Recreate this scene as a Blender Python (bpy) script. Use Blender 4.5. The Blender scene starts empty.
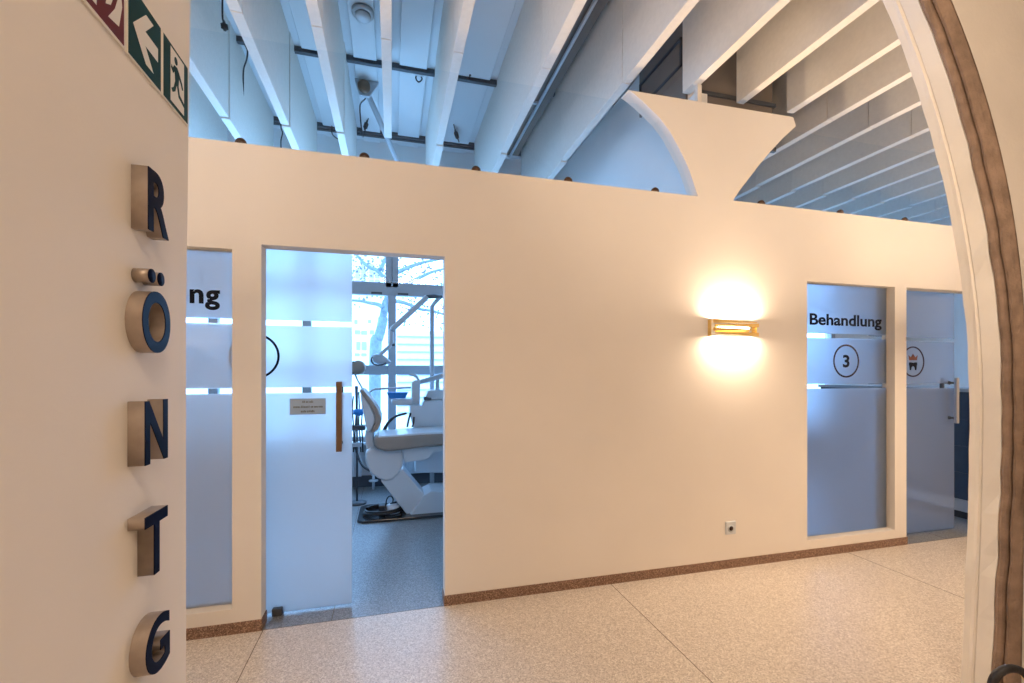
import bpy, bmesh, math, random
from mathutils import Vector, Matrix
from math import sin, cos, pi, radians, sqrt, hypot

SC = bpy.context.scene
COL = SC.collection
random.seed(7)

# ------------------------------------------------------------------ camera
FPX, YAW, CAM_H, HORIZON = 450.0, radians(14.93), 1.43, 372.0
cam_data = bpy.data.cameras.new('camera')
cam_data.sensor_width = 36.0
cam_data.lens = FPX / 1024 * 36.0
cam_data.shift_y = (HORIZON - 341.5) / 1024
cam_data.clip_start = 0.05
cam_data.clip_end = 200
cam = bpy.data.objects.new('camera', cam_data)
COL.objects.link(cam)
cam.location = (0, 0, CAM_H)
cam.rotation_euler = (pi / 2, 0, -YAW)
SC.camera = cam

# ------------------------------------------------------------------ sky, exposure, fill lights
SC.view_settings.view_transform = 'Standard'
SC.view_settings.look = 'None'
SC.view_settings.gamma = 1.0
SC.view_settings.use_curve_mapping = False
SC.view_settings.exposure = 0.0
SC.cycles.max_bounces = 10
SC.cycles.diffuse_bounces = 5
SC.cycles.transparent_max_bounces = 16
SC.cycles.sample_clamp_indirect = 6.0
SC.cycles.caustics_reflective = False
SC.cycles.caustics_refractive = False

SKY = (0.29, 0.57, 1.0)
SKY_POWER = 8.0
world = bpy.data.worlds.new('overcast_sky')
SC.world = world
world.use_nodes = True
wb = world.node_tree.nodes['Background']
wb.inputs[0].default_value = (*SKY, 1)
wb.inputs[1].default_value = SKY_POWER

WARM = (1.0, 0.745, 0.515)
COOL = (0.30, 0.60, 1.0)


def area(name, loc, rot, size, power, color, portal=False):
    l = bpy.data.lights.new(name, 'AREA')
    l.shape = 'RECTANGLE'
    l.size, l.size_y = size
    l.energy = power
    l.color = color
    if portal:
        l.cycles.is_portal = True
    o = bpy.data.objects.new(name, l)
    o.location = loc
    o.rotation_euler = rot
    COL.objects.link(o)
    return o


# daylight enters both treatment rooms through their big windows
area('daylight_portal', (-0.5, 6.12, 2.05), (-pi / 2, 0, 0), (4.9, 3.1), 1, (1, 1, 1), True)
area('daylight_portal', (5.8, 6.12, 2.05), (-pi / 2, 0, 0), (2.9, 3.1), 1, (1, 1, 1), True)
# added warm fill from above the front room, no lamp there
area('front_room_fill', (0.5, -1.2, 4.0), (0, 0, 0), (1.6, 0.8), 92, WARM)
# added warm fill spot behind the camera, aimed up at the baffles
ul = bpy.data.lights.new('baffle_fill', 'SPOT')
ul.energy = 175
ul.color = WARM
ul.spot_size = radians(68)
ul.spot_blend = 0.7
ul.shadow_soft_size = 0.15
uo = bpy.data.objects.new('baffle_fill', ul)
uo.location = (-0.2, -0.9, 1.8)
uo.rotation_euler = (Vector((2.9, 2.4, 3.75)) - Vector(uo.location)).to_track_quat('-Z', 'Y').to_euler()
COL.objects.link(uo)
# added cool fill facing up in the treatment rooms, hidden behind the dividing wall
area('treatment_fill', (-0.9, 4.7, 2.75), (pi, 0, 0), (2.0, 0.9), 23, COOL)
area('treatment_fill', (4.6, 3.8, 2.5), (pi, 0, 0), (2.2, 1.2), 3, COOL)
area('passage_fill', (-2.6, 2.1, 3.3), (0, 0, 0), (0.8, 0.4), 5, WARM)  # added warm fill at the unseen left end of the passage
area('passage_fill', (7.4, 2.1, 3.3), (0, 0, 0), (0.8, 0.4), 45, WARM)  # added warm fill at the unseen right end of the passage


# ------------------------------------------------------------------ picture measurements -> world points
def ray(x, y):
    a = (x - 512) / FPX
    b = (HORIZON - y) / FPX
    return Vector((sin(YAW) + a * cos(YAW), cos(YAW) - a * sin(YAW), b))


def at(x, y, Y):
    """the world point at depth Y that was measured at x, y in the photograph"""
    r = ray(x, y)
    r = r * (Y / r.y)
    return Vector((r.x, Y, r.z + CAM_H))


# ------------------------------------------------------------------ materials
def new_mat(name):
    m = bpy.data.materials.new(name)
    m.use_nodes = True
    return m, m.node_tree.nodes, m.node_tree.links, m.node_tree.nodes['Principled BSDF']


def plain(name, col, rough=0.5, metal=0.0, var=0.06, scale=6.0, bump=0.0, bscale=60.0, spec=None, emit=None):
    m, N, L, b = new_mat(name)
    b.inputs['Roughness'].default_value = rough
    b.inputs['Metallic'].default_value = metal
    if spec is not None:
        b.inputs['Specular IOR Level'].default_value = spec
    tc = N.new('ShaderNodeTexCoord')
    nz = N.new('ShaderNodeTexNoise')
    nz.inputs['Scale'].default_value = scale
    nz.inputs['Detail'].default_value = 4
    L.new(tc.outputs['Object'], nz.inputs['Vector'])
    cr = N.new('ShaderNodeValToRGB')
    cr.color_ramp.elements[0].position = 0.3
    cr.color_ramp.elements[1].position = 0.7
    cr.color_ramp.elements[0].color = (*[c * (1 - var) for c in col], 1)
    cr.color_ramp.elements[1].color = (*[min(1, c * (1 + var)) for c in col], 1)
    L.new(nz.outputs['Fac'], cr.inputs['Fac'])
    L.new(cr.outputs['Color'], b.inputs['Base Color'])
    if bump:
        n2 = N.new('ShaderNodeTexNoise')
        n2.inputs['Scale'].default_value = bscale
        n2.inputs['Detail'].default_value = 5
        L.new(tc.outputs['Object'], n2.inputs['Vector'])
        bp = N.new('ShaderNodeBump')
        bp.inputs['Strength'].default_value = bump
        bp.inputs['Distance'].default_value = 0.01
        L.new(n2.outputs['Fac'], bp.inputs['Height'])
        L.new(bp.outputs['Normal'], b.inputs['Normal'])
    if emit:
        b.inputs['Emission Color'].default_value = (*emit[0], 1)
        b.inputs['Emission Strength'].default_value = emit[1]
    return m


def terrazzo(name, base, dark, light, rough, scale=170.0):
    m, N, L, b = new_mat(name)
    tc = N.new('ShaderNodeTexCoord')
    v = N.new('ShaderNodeTexVoronoi')
    v.inputs['Scale'].default_value = scale
    L.new(tc.outputs['Object'], v.inputs['Vector'])
    sp = N.new('ShaderNodeSeparateColor')
    L.new(v.outputs['Color'], sp.inputs['Color'])
    cr = N.new('ShaderNodeValToRGB')
    cr.color_ramp.interpolation = 'CONSTANT'
    e = cr.color_ramp.elements
    e[0].position = 0.0
    e[0].color = (*dark, 1)
    e[1].position = 0.2
    e[1].color = (*base, 1)
    q = e.new(0.72)
    q.color = (*light, 1)
    q = e.new(0.9)
    q.color = (*[c * 0.8 for c in base], 1)
    L.new(sp.outputs['Red'], cr.inputs['Fac'])
    nz = N.new('ShaderNodeTexNoise')
    nz.inputs['Scale'].default_value = 1.3
    L.new(tc.outputs['Object'], nz.inputs['Vector'])
    mx = N.new('ShaderNodeMix')
    mx.data_type = 'RGBA'
    mx.blend_type = 'MULTIPLY'
    mx.inputs[0].default_value = 0.25
    L.new(cr.outputs['Color'], mx.inputs[6])
    L.new(nz.outputs['Color'], mx.inputs[7])
    L.new(cr.outputs['Color'], b.inputs['Base Color'])
    b.inputs['Roughness'].default_value = rough
    return m


def clear_glass(name, tint, gloss=0.1):
    m, N, L, b = new_mat(name)
    N.remove(b)
    t = N.new('ShaderNodeBsdfTransparent')
    t.inputs['Color'].default_value = (*tint, 1)
    g = N.new('ShaderNodeBsdfGlossy')
    g.inputs['Roughness'].default_value = 0.02
    fr = N.new('ShaderNodeFresnel')
    fr.inputs['IOR'].default_value = 1.45
    mx = N.new('ShaderNodeMixShader')
    ge = N.new('ShaderNodeNewGeometry')
    fm = N.new('ShaderNodeMath')
    fm.operation = 'SUBTRACT'
    fm.use_clamp = True
    L.new(fr.outputs['Fac'], fm.inputs[0])
    L.new(ge.outputs['Backfacing'], fm.inputs[1])
    L.new(fm.outputs[0], mx.inputs['Fac'])
    L.new(t.outputs[0], mx.inputs[1])
    L.new(g.outputs[0], mx.inputs[2])
    L.new(mx.outputs[0], N['Material Output'].inputs['Surface'])
    return m


def frosted_glass(name, col, through=0.32, rough=0.4, milky=0.2):
    """satin film on glass: scatters the daylight behind it, faint blurred view, weak sheen"""
    m, N, L, b = new_mat(name)
    N.remove(b)
    tr = N.new('ShaderNodeBsdfTranslucent')
    tr.inputs['Color'].default_value = (*col, 1)
    rf = N.new('ShaderNodeBsdfRefraction')
    rf.inputs['Color'].default_value = (*col, 1)
    rf.inputs['Roughness'].default_value = rough
    rf.inputs['IOR'].default_value = 1.12
    df = N.new('ShaderNodeBsdfDiffuse')
    df.inputs['Color'].default_value = (*[c * 0.9 for c in col], 1)
    gl = N.new('ShaderNodeBsdfGlossy')
    gl.inputs['Roughness'].default_value = 0.12
    m1 = N.new('ShaderNodeMixShader')
    m1.inputs['Fac'].default_value = through
    L.new(tr.outputs[0], m1.inputs[1])
    L.new(rf.outputs[0], m1.inputs[2])
    m2 = N.new('ShaderNodeMixShader')
    m2.inputs['Fac'].default_value = milky
    L.new(m1.outputs[0], m2.inputs[1])
    L.new(df.outputs[0], m2.inputs[2])
    m3 = N.new('ShaderNodeMixShader')
    fr = N.new('ShaderNodeFresnel')
    fr.inputs['IOR'].default_value = 1.35
    ge = N.new('ShaderNodeNewGeometry')
    fm = N.new('ShaderNodeMath')
    fm.operation = 'SUBTRACT'
    fm.use_clamp = True
    L.new(fr.outputs[0], fm.inputs[0])
    L.new(ge.outputs['Backfacing'], fm.inputs[1])
    L.new(fm.outputs[0], m3.inputs['Fac'])
    L.new(m2.outputs[0], m3.inputs[1])
    L.new(gl.outputs[0], m3.inputs[2])
    L.new(m3.outputs[0], N['Material Output'].inputs['Surface'])
    return m


M = dict(
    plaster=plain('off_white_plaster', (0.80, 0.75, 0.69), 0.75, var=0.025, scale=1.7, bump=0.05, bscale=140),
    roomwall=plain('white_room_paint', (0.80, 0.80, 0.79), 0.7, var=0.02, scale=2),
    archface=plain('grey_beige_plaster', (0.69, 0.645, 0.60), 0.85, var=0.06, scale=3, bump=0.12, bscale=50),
    cream=plain('cream_plaster', (0.88, 0.85, 0.80), 0.8, var=0.04, scale=5, bump=0.2, bscale=25),
    stone=plain('brown_sandstone', (0.29, 0.205, 0.155), 0.9, var=0.25, scale=14, bump=0.7, bscale=45),
    floor=terrazzo('beige_terrazzo', (0.61, 0.54, 0.47), (0.45, 0.385, 0.325), (0.74, 0.675, 0.60), 0.34),
    roomfloor=terrazzo('dimlit_terrazzo', (0.24, 0.245, 0.25), (0.15, 0.155, 0.16), (0.33, 0.34, 0.345), 0.3),  # same floor, dimmer cool room light put into a greyer colour
    joint=plain('floor_joint', (0.16, 0.12, 0.09), 0.6),
    base=terrazzo('brown_terrazzo', (0.24, 0.14, 0.095), (0.11, 0.06, 0.04), (0.40, 0.27, 0.19), 0.5, 220),
    ceiling=plain('white_ceiling', (0.72, 0.75, 0.77), 0.7, var=0.02, scale=2),
    baffle=plain('felt_baffle', (0.80, 0.76, 0.70), 0.85, var=0.03, scale=30),
    track=plain('dark_track', (0.06, 0.065, 0.075), 0.5),
    duct=plain('grey_duct', (0.20, 0.165, 0.14), 0.5, var=0.05),
    white=plain('white_lacquer', (0.60, 0.64, 0.68), 0.3, var=0.015),
    greywhite=plain('light_grey_plastic', (0.46, 0.50, 0.54), 0.4, var=0.02),
    cushion=plain('taupe_cushion', (0.30, 0.25, 0.21), 0.45, var=0.05),
    black=plain('black_rubber', (0.018, 0.018, 0.02), 0.45),
    darkgrey=plain('dark_grey_plastic', (0.07, 0.075, 0.085), 0.45),
    steel=plain('brushed_steel', (0.55, 0.56, 0.58), 0.35, 1.0),
    bronze=plain('bronze_metal', (0.17, 0.105, 0.065), 0.42, 0.5, var=0.1, scale=20),
    brass=plain('polished_brass', (0.86, 0.60, 0.22), 0.28, 0.9, var=0.05),
    lettermetal=plain('brushed_letter_edge', (0.40, 0.33, 0.28), 0.45, 0.6, var=0.08, scale=40),
    letterblue=plain('dark_blue_letter_face', (0.004, 0.008, 0.03), 0.35, 0.0, var=0.2, spec=0.02),
    ink=plain('black_print', (0.008, 0.009, 0.014), 0.7, spec=0.1),
    inkring=plain('dark_brown_print', (0.05, 0.03, 0.026), 0.7, spec=0.1),
    crown=plain('copper_print', (0.17, 0.065, 0.04), 0.6, spec=0.15),
    plategrey=plain('dark_glossy_plate', (0.025, 0.027, 0.03), 0.14),
    frame=plain('grey_blue_window_frame', (0.40, 0.44, 0.48), 0.45, var=0.03),
    signgreen=plain('dark_green_sign', (0.004, 0.034, 0.027), 0.5, spec=0.15),
    signred=plain('dark_red_sign', (0.13, 0.016, 0.015), 0.5, spec=0.15),
    signwhite=plain('sign_white', (0.78, 0.72, 0.62), 0.4, var=0.02),
    blue=plain('blue_plastic', (0.02, 0.22, 0.60), 0.35),
    cabinet=plain('dark_blue_cabinet', (0.06, 0.09, 0.14), 0.3),
    labelplate=plain('grey_label', (0.33, 0.46, 0.66), 0.5),
    labelink=plain('grey_print', (0.14, 0.16, 0.19), 0.6),
    clip=plain('brown_clip', (0.11, 0.06, 0.035), 0.35, 0.5),
    clear=clear_glass('clear_glass', (0.965, 0.98, 0.99)),
    pane=clear_glass('window_glass', (0.96, 0.98, 1.0)),
    frost=frosted_glass('frosted_glass', (0.95, 0.97, 0.98), 0.5, 0.55),
    lampglow=plain('lit_lamp', (0.9, 0.8, 0.6), 0.5, emit=((1.0, 0.82, 0.55), 14.0)),
    house=plain('white_render', (0.80, 0.82, 0.84), 0.8),
    housewindow=plain('house_window', (0.30, 0.34, 0.40), 0.3),
    tower=plain('pale_tower', (0.72, 0.70, 0.74), 0.8),
    towerwindow=plain('tower_window', (0.36, 0.33, 0.42), 0.4),
    bark=plain('grey_bark', (0.16, 0.20, 0.22), 0.9, var=0.2, scale=8),
    leaf=plain('pale_leaf', (0.16, 0.15, 0.20), 0.8, var=0.2),
    ground=plain('pale_ground', (0.62, 0.64, 0.62), 0.9, var=0.1),
    gardenwall=plain('pale_garden_wall', (0.70, 0.71, 0.70), 0.9),
    leather=plain('black_leather', (0.015, 0.014, 0.016), 0.4, bump=0.2, bscale=200),
    maroon=plain('maroon_leather', (0.16, 0.03, 0.03), 0.5, bump=0.15, bscale=150),
)


M['frost1'] = frosted_glass('milky_glass', (0.98, 0.99, 1.0), 0.8, 0.62, 0.25)
M['frost3'] = frosted_glass('bluish_frosted_glass', (0.82, 0.89, 0.97), 0.6, 0.5, 0.12)
M['frost2'] = frosted_glass('fine_frosted_glass', (0.84, 0.89, 0.95), 0.78, 0.2, 0.12)


# ------------------------------------------------------------------ mesh helpers
class MB:
    """collects shapes and links them as ONE mesh object"""

    def __init__(s):
        s.bm = bmesh.new()
        s.mi = 0
        s.smooth = False

    def face(s, vs):
        try:
            f = s.bm.faces.new(vs)
            f.material_index = s.mi
            f.smooth = s.smooth
            return f
        except ValueError:
            return None

    def box(s, x0, x1, y0, y1, z0, z1):
        v = [s.bm.verts.new(p) for p in ((x0, y0, z0), (x1, y0, z0), (x1, y1, z0), (x0, y1, z0), (x0, y0, z1), (x1, y0, z1), (x1, y1, z1), (x0, y1, z1))]
        for q in ((3, 2, 1, 0), (4, 5, 6, 7), (0, 1, 5, 4), (1, 2, 6, 5), (2, 3, 7, 6), (3, 0, 4, 7)):
            s.face([v[i] for i in q])
        return s

    def prism(s, pts, d):
        """closed polygon of 3-D points pushed along the vector d"""
        d = Vector(d)
        a = [s.bm.verts.new(Vector(p)) for p in pts]
        b = [s.bm.verts.new(Vector(p) + d) for p in pts]
        n = len(a)
        s.face(a[::-1])
        s.face(b)
        for i in range(n):
            s.face([a[i], a[(i + 1) % n], b[(i + 1) % n], b[i]])
        return s

    def xz(s, pts, y0, y1):
        return s.prism([(p[0], y0, p[1]) for p in pts], (0, y1 - y0, 0))

    def tube(s, pts, r, n=10, caps=True, closed=False):
        pts = [Vector(p) for p in pts]
        rs = r if isinstance(r, (list, tuple)) else [r] * len(pts)
        sm, s.smooth = s.smooth, True
        rings = []
        up = None
        m = len(pts)
        for i, p in enumerate(pts):
            if closed:
                t = (pts[(i + 1) % m] - pts[i - 1]).normalized()
            else:
                t = (pts[min(i + 1, m - 1)] - pts[max(i - 1, 0)]).normalized()
            if up is None:
                up = Vector((0, 0, 1)) if abs(t.z) < 0.9 else Vector((1, 0, 0))
            a = t.cross(up).normalized()
            up = a.cross(t).normalized()
            rings.append([s.bm.verts.new(p + (a * cos(k * 2 * pi / n) + up * sin(k * 2 * pi / n)) * rs[i]) for k in range(n)])
        for i in range(m if closed else m - 1):
            A, B = rings[i], rings[(i + 1) % m]
            for k in range(n):
                s.face([A[k], B[k], B[(k + 1) % n], A[(k + 1) % n]])
        s.smooth = False
        if caps and not closed:
            s.face(rings[0])
            s.face(rings[-1][::-1])
        s.smooth = sm
        return s

    def cyl(s, p, q, r, n=20):
        return s.tube([p, q], r, n)

    def lathe(s, prof, o, axis='Z', n=28):
        """profile of (radius, height) turned about an axis through o"""
        sm, s.smooth = s.smooth, True
        o = Vector(o)
        rings = []
        for r, h in prof:
            ring = []
            for k in range(n):
                c, d = r * cos(k * 2 * pi / n), r * sin(k * 2 * pi / n)
                q = {'Z': (c, d, h), 'Y': (c, h, d), 'X': (h, c, d)}[axis]
                ring.append(s.bm.verts.new(o + Vector(q)))
            rings.append(ring)
        for A, B in zip(rings, rings[1:]):
            for k in range(n):
                s.face([A[k], A[(k + 1) % n], B[(k + 1) % n], B[k]])
        s.face(rings[0][::-1])
        s.face(rings[-1])
        s.smooth = sm
        return s

    def ring(s, c, rx, rz, w, y0, y1, n=56):
        """flat ring in the X-Z plane with thickness y0..y1"""
        A = []
        for k in range(n):
            a = k * 2 * pi / n
            row = []
            for (q, y) in ((1, y0), (0, y0), (0, y1), (1, y1)):
                row.append(s.bm.verts.new((c[0] + (rx - w * (1 - q)) * cos(a), y, c[1] + (rz - w * (1 - q)) * sin(a))))
            A.append(row)
        for k in range(n):
            P, Q = A[k], A[(k + 1) % n]
            for j in range(4):
                s.face([P[j], Q[j], Q[(j + 1) % 4], P[(j + 1) % 4]])
        return s

    def grid(s, rows, smooth=False):
        sm, s.smooth = s.smooth, smooth
        V = [[s.bm.verts.new(Vector(p)) for p in r] for r in rows]
        for a, b in zip(V, V[1:]):
            for i in range(len(a) - 1):
                s.face([a[i], a[i + 1], b[i + 1], b[i]])
        s.smooth = sm
        return s

    def build(s, name, mats, parent=None, bevel=0.0, seg=2, subsurf=0, normals=True):
        if normals:
            bmesh.ops.recalc_face_normals(s.bm, faces=s.bm.faces)
        me = bpy.data.meshes.new(name)
        s.bm.to_mesh(me)
        s.bm.free()
        for m in (mats if isinstance(mats, (list, tuple)) else [mats]):
            me.materials.append(m)
        o = bpy.data.objects.new(name, me)
        COL.objects.link(o)
        if bevel:
            b = o.modifiers.new('bevel', 'BEVEL')
            b.width = bevel
            b.segments = seg
            b.limit_method = 'ANGLE'
            b.angle_limit = radians(40)
        if subsurf:
            b = o.modifiers.new('smooth', 'SUBSURF')
            b.levels = b.render_levels = subsurf
        if parent is not None:
            o.parent = parent
            o.matrix_parent_inverse = parent.matrix_world.inverted() if parent.type == 'MESH' else Matrix.Translation(-Vector(parent.location))
        return o


def tag(o, label=None, cat=None, group=None, kind=None):
    if label:
        o['label'] = label
    if cat:
        o['category'] = cat
    if group:
        o['group'] = group
    if kind:
        o['kind'] = kind
    return o


def struct(o, label=None):
    o['kind'] = 'structure'
    if label:
        o['label'] = label
    return o


def thing(name, loc, label, cat, group=None):
    o = bpy.data.objects.new(name, None)
    o.empty_display_size = 0.1
    o.location = loc
    COL.objects.link(o)
    return tag(o, label, cat, group)


def copy_tree(root, offset, label=None):
    r = root.copy()
    COL.objects.link(r)
    r.location = root.location + Vector(offset)
    for ch in root.children:
        c = ch.copy()
        COL.objects.link(c)
        c.parent = r
        c.matrix_parent_inverse = Matrix.Translation(-root.location)
        for g in ch.children:
            d = g.copy()
            COL.objects.link(d)
            d.parent = c
    if label:
        r['label'] = label
    return r


def catmull(pts, n=6):
    P = [Vector(p) for p in pts]
    P = [P[0] * 2 - P[1]] + P + [P[-1] * 2 - P[-2]]
    out = []
    for i in range(1, len(P) - 2):
        for k in range(n):
            t = k / n
            a, b, c, d = P[i - 1], P[i], P[i + 1], P[i + 2]
            out.append(0.5 * ((2 * b) + (c - a) * t + (2 * a - 5 * b + 4 * c - d) * t * t + (3 * b - a - 3 * c + d) * t ** 3))
    out.append(P[-2])
    return out


def text_mesh(body, weight=0.0, depth=0.05, res=6, spacing=1.0):
    """outline lettering from the built-in font, as a mesh in X-Y with depth along Z"""
    cu = bpy.data.curves.new('lettering', 'FONT')
    cu.body = body
    cu.size = 1.0
    cu.offset = weight
    cu.space_character = spacing
    cu.extrude = depth / 2
    cu.resolution_u = res
    ob = bpy.data.objects.new('lettering', cu)
    COL.objects.link(ob)
    dg = bpy.context.evaluated_depsgraph_get()
    dg.update()
    me = bpy.data.meshes.new_from_object(ob.evaluated_get(dg))
    bpy.data.objects.remove(ob)
    bpy.data.curves.remove(cu)
    return me


def text_bounds(me):
    xs = [v.co.x for v in me.vertices]
    ys = [v.co.y for v in me.vertices]
    return min(xs), max(xs), min(ys), max(ys)


def place_text(name, me, mat, fn, parent=None):
    """fn maps (x, y, z) of the lettering to a world point"""
    for v in me.vertices:
        v.co = fn(v.co.x, v.co.y, v.co.z)
    me.materials.clear()
    me.materials.append(mat)
    o = bpy.data.objects.new(name, me)
    COL.objects.link(o)
    if parent is not None:
        o.parent = parent
        o.matrix_parent_inverse = parent.matrix_world.inverted() if parent.type == 'MESH' else Matrix.Translation(-Vector(parent.location))
    return o


# ------------------------------------------------------------------ the shell
W0, W1 = 2.765, 2.865            # dividing wall, passage side and room side
WTOP = 2.685
XL, XR = -3.2, 8.6
CEIL = 4.33
FAR = 5.9                        # outer window wall
PX0, PX1 = 2.172, 2.27          # partition between the two treatment rooms

# floor with its joints
mb = MB()
mb.box(XL, XR, -3.2, W0, -0.08, 0.0)
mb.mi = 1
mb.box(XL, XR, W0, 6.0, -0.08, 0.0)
struct(mb.build('floor', [M['floor'], M['roomfloor']]), 'speckled tan terrazzo, with the dim cool light of the treatment rooms coloured in')
mb = MB()
for x, y0, y1 in ((-0.69, -3, W0), (1.425, -3, W0), (3.49, -3, W0), (5.6, -3, W0), (-0.337, W0, FAR), (1.2, W0, FAR), (4.6, W0, FAR)):
    mb.box(x - 0.0022, x + 0.0022, y0, y1, -0.002, 0.0006)
mb.box(XL, XR, W0 - 0.002, W0 + 0.002, -0.002, 0.0006)
struct(mb.build('trim_1', M['joint']), 'thin dark joints of the terrazzo floor')

# ceiling with dropped panels between the baffles
BAFFLES = [-1.83, -1.367, -0.91, -0.474, -0.067, 0.39, 1.0, 1.615, 2.115, 2.6, 3.085, 3.505, 3.955, 4.455, 4.92, 5.36, 5.82, 6.3, 6.75, 7.2, 7.66]
BT = 0.065
mb = MB()
mb.box(XL, XR, -3.2, 6.0, CEIL, CEIL + 0.08)
for a, b in zip(BAFFLES, BAFFLES[1:]):
    c0, c1 = a + BT + 0.07, b - 0.07
    for y0, y1 in ((1.6, 2.95), (2.99, 4.33), (4.42, 5.62), (5.72, 5.87)):
        mb.box(c0, c1, y0, y1, CEIL - 0.035, CEIL)
struct(mb.build('ceiling', M['ceiling'], bevel=0.004, seg=1))
for k, y in enumerate((4.375, 5.64, 5.70)):
    mb = MB()
    mb.box(XL, PX0, y - 0.02, y + 0.02, CEIL - 0.05, CEIL - 0.002)
    struct(mb.build('trim_%d' % (k + 2), M['track']), 'dark track across the ceiling panels')

# dividing wall with its four openings and the fan-shaped spandrel on top
WIN1 = (-1.75, -0.843, 0.135, 2.102)
DOOR1 = (-0.70, 0.312, 0.0, 2.137)
WIN2 = (3.092, 3.997, 0.13, 2.13)
DOOR2 = (4.125, 5.15, 0.0, 2.132)
mb = MB()
xs = [XL]
for o in (WIN1, DOOR1, WIN2, DOOR2):
    mb.box(xs[-1], o[0], W0, W1, 0, WTOP)
    mb.box(o[0], o[1], W0, W1, o[3], WTOP)
    if o[2] > 0:
        mb.box(o[0], o[1], W0, W1, 0, o[2])
    xs.append(o[1])
mb.box(xs[-1], XR, W0, W1, 0, WTOP)
k = W0 / 2.83
SPL = [(1.594, 3.401), (1.609, 3.4), (1.70, 3.347), (1.847, 3.242), (1.935, 3.15), (2.011, 3.035), (2.06, 2.955), (2.095, 2.885), (2.163, 2.721)]
SPR = [(2.468, 2.721), (2.53, 2.80), (2.621, 2.908), (2.71, 3.015), (2.806, 3.12), (2.93, 3.245), (3.055, 3.355), (3.026, 3.421)]
spand = [(x * k, (z - 1.43) * k + 1.43) for x, z in SPL + SPR]
lo = [i for i, p in enumerate(spand) if p[1] < WTOP + 0.02]
for i in lo:
    spand[i] = (spand[i][0], WTOP)
mb.xz(spand, W0, W1)
struct(mb.build('wall_back', M['plaster']), 'off-white dividing wall with glazed openings and a fan-shaped spandrel on top')

# baseboards of brown terrazzo
mb = MB()
for x0, x1 in ((XL, DOOR1[0]), (DOOR1[1], DOOR2[0]), (DOOR2[1], XR)):
    mb.box(x0, x1, W0 - 0.006, W0, 0, 0.062)
mb.box(DOOR1[0], DOOR1[0] + 0.005, W0 - 0.006, W1, 0, 0.062)
mb.box(DOOR1[1] - 0.005, DOOR1[1], W0 - 0.006, W1, 0, 0.062)
mb.box(DOOR2[0], DOOR2[0] + 0.005, W0 - 0.006, W1, 0, 0.062)
struct(mb.build('baseboard_back', M['base']), 'brown terrazzo skirting along the dividing wall')

# left wall (lettered), other enclosing walls
mb = MB()
mb.prism([(-0.80, -3.2, 0), (-0.80, 1.44, 0), (-0.80, 1.44, 1.6), (-0.80, 1.468, 2.5), (-0.80, 1.51, CEIL), (-0.80, -3.2, CEIL)], (0.25, 0, 0))
struct(mb.build('wall_left', M['plaster'], bevel=0.006), 'off-white wall carrying the raised letters')
mb = MB()
mb.box(XL, -0.80, 1.26, 1.44, 0, CEIL)
struct(mb.build('wall_passage', M['plaster']))
mb = MB()
mb.box(XL - 0.1, XL, -3.2, 6.0, 0, CEIL)
struct(mb.build('wall_west', M['roomwall']))
mb = MB()
mb.box(XR, XR + 0.1, -3.2, 6.0, 0, CEIL)
struct(mb.build('wall_east', M['roomwall']))
mb = MB()
mb.box(XL, XR, -3.3, -3.2, 0, CEIL)
struct(mb.build('wall_front', M['plaster']))
mb = MB()
mb.box(PX0, PX1, W1, 2.955, 0, 3.50)
mb.box(PX0, PX1, 2.955, FAR, 0, 4.125)
struct(mb.build('wall_partition', M['roomwall']), 'white partition between the two treatment rooms')


# the arch the camera looks through
def arch_path(cx, cz, R, xb, n=34, m=14):
    pts = []
    x_spring = cx + R
    for i in range(m):
        t = i / m
        pts.append((xb + (x_spring - xb) * (1 - (1 - t) ** 1.6), cz * t))
    th = math.acos((0.985 - cx) / R)
    for i in range(n + 1):
        a = th * i / n
        pts.append((cx + R * cos(a), cz + R * sin(a)))
    return pts


P1 = arch_path(-0.645, 1.260, 3.174, 2.468)
P2 = [(x - 0.012, z) for x, z in arch_path(-0.645, 1.260, 3.174, 2.468)]
P3 = arch_path(-0.480, 1.281, 3.000, 2.443)
P4 = arch_path(0.010, 1.470, 2.540, 2.520)
rnd = random.Random(3)
jag = [rnd.uniform(-0.007, 0.007) for _ in P3]
P3 = [(x + j, z) for (x, z), j in zip(P3, jag)]
P1 = [(x + rnd.uniform(-0.004, 0.004), z) for x, z in P1]


def rows(*pv):
    return [[(x, v, z) for (x, z) in P] for P, v in pv]


def shifted(P, d):
    return [(x + d, z) for x, z in P]


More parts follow.
